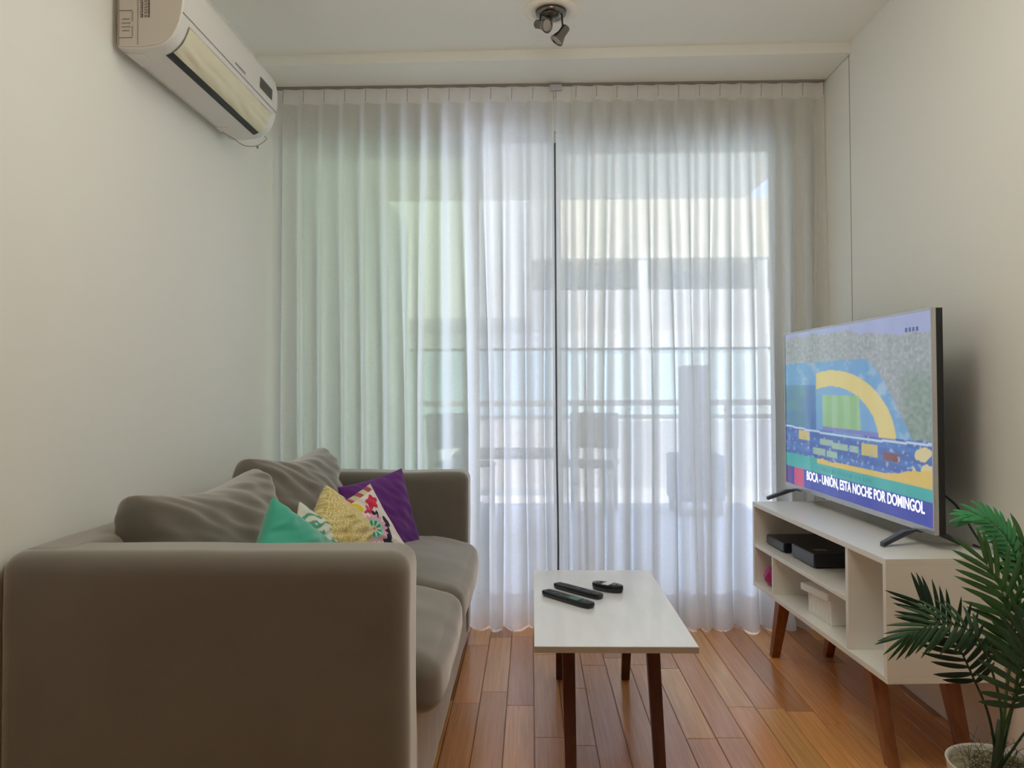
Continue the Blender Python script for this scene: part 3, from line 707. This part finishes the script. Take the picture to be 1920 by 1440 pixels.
# ------------------------------------------------------------------ air conditioner
AY0, AY1, AZ = 2.153, 2.975, 2.066
AC = empty('air_conditioner', (-1.17, (AY0+AY1)/2, AZ), 0, 'white wall-mounted air conditioner on the left wall near the ceiling', 'air conditioner')
hl = (AY1-AY0)/2
prof = [(0, .003), (.02, 0), (.06, -.001), (.092, .001), (.118, .006), (.138, .016), (.155, .032), (.168, .052), (.178, .078), (.184, .105), (.187, .13), (.189, .16), (.187, .195), (.180, .222), (.165, .245), (.140, .258), (.10, .262), (0, .262)]
def acring(y, s=0): return [(x-s*(1 if x > .01 else 0), y, z + (s if z < .1 else -s) * (1 if x > .0 else 1)) for x, z in prof]
bm = bmesh.new(); loft(bm, [acring(-hl, .006), acring(-hl+.004, .001), acring(-hl+.010), acring(hl-.010), acring(hl-.004, .001), acring(hl, .006)])
body = link('body', bm, WHITE_PL, AC, True)
wn = body.modifiers.new('wn', 'WEIGHTED_NORMAL')
bm = bmesh.new(); loft(bm, [[(x, -hl-.0015, z) for x, z in [(a*.985, .006 + b*.955) for a, b in prof]], [(x, -hl+.004, z) for x, z in [(a*.985, .006+b*.955) for a, b in prof]]])
link('end_cap', bm, END_PL, AC)
boxes('mounting_plate', [(-.0195, .002, -hl+.03, hl-.03, .03, .23)], END_PL, AC)
# strips laid on the curved front: between profile parameters
def along(t):
    t = max(0, min(len(prof)-1.001, t)); i = int(t); f = t-i; a, b = prof[i], prof[i+1]
    return Vector((a[0]*(1-f)+b[0]*f, 0, a[1]*(1-f)+b[1]*f)), Vector((b[1]-a[1], 0, -(b[0]-a[0]))).normalized()
def strip(name, t0, t1, y0, y1, m, off=.0012, n=10, wav=0):
    bm = bmesh.new(); g = []; ny = 40 if wav else 1
    for j in range(ny+1):
        y = y0+(y1-y0)*j/ny; row = []
        for i in range(n+1):
            p, nn = along(t0+(t1-t0)*i/n); o2 = off + (wav*noise.noise(Vector((i/n*3, y*9 + i/n*2, 0))) if wav else 0)
            row.append(bm.verts.new(p + nn*o2 + Vector((0, y, 0))))
        g.append(row)
    for j in range(ny):
        for i in range(n): bm.faces.new((g[j][i], g[j+1][i], g[j+1][i+1], g[j][i+1]))
    return link(name, bm, m, AC, True)
strip('outlet_slot', 3.75, 4.75, -hl+.055, hl-.055, DARK, .0014)
q = strip('air_flap', 4.75, 8.2, -hl+.055, hl-.055, CREAM_PL, .003, 14, .0035); q['label'] = 'yellowish wavy air flap'
strip('flap_seam', 8.2, 8.28, -hl+.05, hl-.05, SEAM, .0022)
strip('front_seam', 8.95, 9.05, -hl+.004, hl-.004, SEAM, .0012)
strip('flap_side_seam', 4.75, 8.2, -hl+.051, -hl+.055, SEAM, .0014)
strip('display_window', 10.0, 11.3, hl-.20, hl-.07, mat('display_dark', (.07, .07, .06), .3), .0014)
strip('maker_mark', 9.55, 9.85, -.02, .07, mat('mark_grey', (.35, .35, .42), .5), .0014)
for ya in (-hl+.03, hl-.16): boxes('access_plate', [(.008, .060, ya, ya+.09, -.0022, 0)], WHITE_PL, AC, .001)
bm = bmesh.new()
for k in range(4): box(bm, .012+.002*(k in (0, 3)), .036-.002*(k in (0, 3)), -hl-.003, -hl-.001, .050+k*.011, .0525+k*.011)
for a, b, c, d in ((.005, .042, .030, .032), (.005, .042, .108, .110), (.042, .044, .034, .064), (.042, .044, .078, .106), (.003, .0045, 0.01, .25), (.058, .0592, .01, .25)): box(bm, a, b, -hl-.003, -hl-.001, c, d)
link('side_grille', bm, SEAM, AC)
bm = bmesh.new()
for k, x in enumerate((.066, .070, .078, .083, .088)):
    z = .088
    while z < .235:
        l_ = random.uniform(.004, .012); box(bm, x, x+(.0016 if k != 1 else .003), -hl-.0026, -hl-.0014, z, z+l_*.7); z += l_
box(bm, .0905, .092, -hl-.0026, -hl-.0014, .088, .24)
ql = link('rating_label', bm, mat('print_brown', (.10, .06, .05), .6), AC); ql['label'] = 'printed rating label'
bm = bmesh.new(); tube(bm, smoothpath([(.012, .30, -.002), (.05, .33, -.022), (.075, .36, -.036), (.115, .385, -.030), (.15, .39, -.004), (.14, .40, .012)], 8), .0016, 6)
link('dangling_wire', bm, SEAM, AC, True)
bm = bmesh.new(); bmesh.ops.create_uvsphere(bm, u_segments=10, v_segments=8, radius=.005); bmesh.ops.translate(bm, vec=(.118, .385, -.036), verts=bm.verts[:]); link('wire_end', bm, SEAM, AC, True)

# ------------------------------------------------------------------ ceiling spotlight
CL = empty('ceiling_spotlight', (.085, 2.955, ZC), 0, 'round ceiling spotlight with two tilting metal heads', 'ceiling light')
bm = bmesh.new(); lathe(bm, [(.104, 0), (.104, -.004), (.098, -.010), (.078, -.013), (.074, -.010), (.066, -.006), (.02, -.006)], 56)
link('trim_ring', bm, mat('cream_ring', (.92, .86, .74), .35), CL, True)
bm = bmesh.new(); lathe(bm, [(.06, -.006), (.058, -.016), (.045, -.026), (.02, -.030), (.004, -.031)], 40); link('dome', bm, CHROME, CL, True)
bm = bmesh.new(); lathe(bm, [(.034, -.022), (.034, -.030), (.012, -.038), (.009, -.050), (.003, -.052)], 24, (-.005, -.02, 0)); link('hub', bm, DARKMETAL, CL, True)
def spot(p0, p1, d, ln, label):
    d = Vector(d).normalized(); p1 = Vector(p1); s = d.orthogonal().normalized(); s2 = d.cross(s)
    bm = bmesh.new()
    prof_ = [(.0, 0), (.014, 0), (.0165, .004), (.0165, ln*.48), (.019, ln*.6), (.026, ln*.92), (.0275, ln*.96), (.0275, ln), (.024, ln), (.022, ln-.008)]
    rings = [[p1 - d*ln*.35 + d*z + (s*math.cos(a)+s2*math.sin(a))*max(r, .0005) for a in [2*math.pi*k/28 for k in range(28)]] for r, z in prof_]
    loft(bm, rings); h = link('spot_head', bm, CHROME, CL, True)
    bm = bmesh.new(); rings = [[p1 - d*ln*.35 + d*z + (s*math.cos(a)+s2*math.sin(a))*r for a in [2*math.pi*k/28 for k in range(28)]] for r, z in ((.0215, ln-.006), (.0215, ln-.004))]
    loft(bm, rings); link('bulb_face', bm, mat('frosted_bulb', (.45, .42, .38), .4), h)
    bm = bmesh.new(); tube(bm, [p0, (Vector(p0)+p1)/2 + Vector((0, 0, -.002)), p1 + Vector((0, 0, .012))], .0035, 8); link('arm', bm, BLACK_PL, CL, True)
spot((-.040, -.02, -.012), (-.042, -.02, -.064), (.62, -.55, -.36), .062, '')
spot((.040, -.02, -.012), (.045, -.02, -.094), (-.60, -.05, -.85), .068, '')

# ------------------------------------------------------------------ potted palm
PX, PY, PZ = 1.045, 1.77, .250
PP = empty('potted_palm', (PX, PY, 0), 0, 'artificial green palm in a white pot beside the television stand', 'potted plant')
POTM = mat('white_ceramic_pot', (.74, .70, .64), .35)
bm = bmesh.new(); lathe(bm, [(.001, .0), (.078, .0), (.082, .004), (.108, PZ-.004), (.110, PZ), (.106, PZ+.001), (.102, PZ-.004), (.100, PZ-.02), (.001, PZ-.02)], 64)
link('pot', bm, POTM, PP, True)
bm = bmesh.new(); rr = random.Random(5)
gr = []
for j in range(25):
    r = .1005*j/24; gr.append([bm.verts.new((r*math.cos(2*math.pi*k/72), r*math.sin(2*math.pi*k/72), PZ-.012 + .006*noise.noise(Vector((r*60*math.cos(2*math.pi*k/72), r*60*math.sin(2*math.pi*k/72), 3))))) for k in range(72)])
for j in range(24):
    for k in range(72): 
        try: bm.faces.new((gr[j][k], gr[j+1][k], gr[j+1][(k+1) % 72], gr[j][(k+1) % 72]))
        except Exception: pass
ml = link('moss', bm, mat('dry_moss', (.30, .27, .17), .95, noise_amt=.5, noise_scale=120, bump=.6, bump_scale=150), PP, True)
bm = bmesh.new()
for k in range(150):
    a, r = rr.uniform(0, 6.28), .085*rr.random()**.5; p = Vector((r*math.cos(a), r*math.sin(a), PZ-.012)); pts = [p]
    d = Vector((rr.uniform(-1, 1), rr.uniform(-1, 1), rr.uniform(.3, 1.4 if k % 4 == 0 else .6)))*(.014 if k % 4 else .022)
    for q in range(3): d = d + Vector((rr.uniform(-1, 1), rr.uniform(-1, 1), rr.uniform(-.8, .5)))*.007; p = p + d; pts.append(p)
    tube(bm, pts, .0006, 3, False)
link('moss_fibres', bm, mat('dark_fibre', (.07, .06, .035), .9), PP)['kind'] = 'stuff'
bm = bmesh.new(); tube(bm, [(-.01, 0, PZ-.015), (-.005, 0, PZ+.05), (0, 0, PZ+.10)], [.012, .009, .006], 10); link('trunk', bm, mat('trunk_green', (.07, .09, .05), .7), PP, True)
def leafm(name, c, r=.5): 
    m = mat(name, c, r, noise_amt=.12, noise_scale=30); b = m.node_tree.nodes['Principled BSDF']; b.inputs['Transmission Weight'].default_value = 0; return m
LG = [leafm('leaf_light', (.06, .36, .13)), leafm('leaf_mid', (.050, .155, .035)), leafm('leaf_dark', (.020, .075, .025)), leafm('leaf_grey', (.030, .085, .035)), leafm('leaf_deep', (.008, .032, .016))]
PC = Vector((PX, PY, 0))
def frond(pts, mi, n, lmax, side, nrm, start=.35, wd=.0085, ang=(70, 25), droop=.25, curl=0, stem=True, seed=0, lprof=None, one=None):
    """pts: rachis from pot to tip; leaflets on both sides in the plane spanned by rachis and side"""
    rn = random.Random(seed); P = [q - PC for q in smoothpath(pts, 8)]
    L = [0]
    for a, b in zip(P[:-1], P[1:]): L.append(L[-1]+(b-a).length)
    def at(t):
        s = t*L[-1]
        for i in range(len(P)-1):
            if L[i+1] >= s: f = (s-L[i])/max(1e-9, L[i+1]-L[i]); return P[i].lerp(P[i+1], f), (P[i+1]-P[i]).normalized()
        return P[-1], (P[-1]-P[-2]).normalized()
    bm = bmesh.new(); nr = Vector(nrm).normalized()
    for k in range(n):
        q = k/(n-1); t = start + (1-start)*q*.985
        for sg in (1, -1):
            if one and sg != one: continue
            p, tn = at(min(1, t + sg*.006)); sd = (nr.cross(tn)).normalized()*sg
            ln = lmax*(.45 + .55*math.sin(math.pi*min(1, .18+.62*q)) if not lprof else lprof(q))*rn.uniform(.92, 1.06)
            an = R(ang[0]*(1-q)+ang[1]*q)*rn.uniform(.94, 1.06); d = sd*math.sin(an) + tn*math.cos(an)
            m_ = 7; prev = None; wv = nr.cross(d).normalized()
            w0 = wd*rn.uniform(.9, 1.1)*(.8+.2*(1-q))
            for i in range(m_+1):
                f = i/m_
                c = p + d*ln*f + nr*(-droop*ln*f*f) + tn*(curl*ln*f*f) + Vector((0, 0, -1))*droop*.3*ln*f*f
                ww = w0*(.35+.65*math.sin(math.pi*min(1, f*1.0+.16)**.8)) if f < .999 else .0004
                ww = max(.0004, w0*math.sin(math.pi*(f*.86+.12))**.7) if f < .999 else .0004
                cur = (bm.verts.new(c - wv*ww + nr*ww*.25), bm.verts.new(c - nr*ww*.12), bm.verts.new(c + wv*ww + nr*ww*.25))
                if prev:
                    bm.faces.new((prev[0], prev[1], cur[1], cur[0])); bm.faces.new((prev[1], prev[2], cur[2], cur[1]))
                prev = cur
    o = link('frond', bm, LG[mi], PP, True)
    s_ = o.modifiers.new('thick', 'SOLIDIFY'); s_.thickness = .0007
    bm = bmesh.new(); N = len(P); tube(bm, P, [.0032*(1-.7*i/N) for i in range(N)], 6); link('stem', bm, LG[mi] if mi != 0 else LG[1], o, True)
    return o
B_ = Vector((PX-.005, PY, PZ-.01))
FR = [
 # pts, colour, leaflets, length, side, normal
 dict(pts=[B_, (1.10, 1.80, .42), (1.137, 1.84, .58), (1.137, 1.85, .68), (1.118, 1.85, .735), (1.07, 1.85, .785), (1.03, 1.85, .79)], mi=0, n=15, lmax=.066, nrm=(.25, -1, .45), start=.70, ang=(75, 15), seed=1, wd=.0070, droop=.15),
 dict(pts=[B_, (1.075, 1.79, .42), (1.095, 1.80, .53), (1.075, 1.80, .62), (1.035, 1.80, .695)], mi=1, n=11, lmax=.120, nrm=(0, -1, .25), start=.50, ang=(72, 20), seed=2, wd=.0072, droop=.12),
 dict(pts=[B_, (1.035, 1.74, .34), (1.028, 1.69, .43), (1.030, 1.67, .50), (1.034, 1.66, .585)], mi=3, n=10, lmax=.108, nrm=(0, -1, .2), start=.50, ang=(72, 25), seed=3, wd=.0070, droop=.10),
 dict(pts=[B_, (1.02, 1.77, .36), (.991, 1.77, .435), (.956, 1.78, .521), (.925, 1.78, .560), (.885, 1.79, .605)], mi=4, n=14, lmax=.090, nrm=(-.1, -1, .2), start=.50, ang=(80, 30), seed=4, wd=.0062, droop=.10, curl=.15),
 dict(pts=[B_, (1.03, 1.74, .38), (1.00, 1.73, .49), (.955, 1.72, .562), (.88, 1.71, .582), (.81, 1.70, .560)], mi=2, n=12, lmax=.084, nrm=(.15, -.85, .6), start=.66, ang=(68, 12), seed=5, wd=.0052, droop=.25),
 dict(pts=[B_, (1.08, 1.77, .40), (1.13, 1.76, .52), (1.19, 1.75, .60), (1.27, 1.74, .63)], mi=2, n=13, lmax=.12, nrm=(.1, -1, .4), start=.45, ang=(75, 20), seed=6, droop=.2),
 dict(pts=[B_, (1.10, 1.74, .36), (1.17, 1.72, .43), (1.25, 1.70, .46)], mi=2, n=12, lmax=.10, nrm=(.1, -.8, .7), start=.45, ang=(75, 20), seed=7, droop=.3),
 dict(pts=[B_, (1.09, 1.81, .45), (1.14, 1.84, .62), (1.16, 1.86, .72)], mi=1, n=12, lmax=.11, nrm=(0, -1, .2), start=.5, ang=(75, 20), seed=8, droop=.15),
]
for f in FR: frond(side=None, **f)
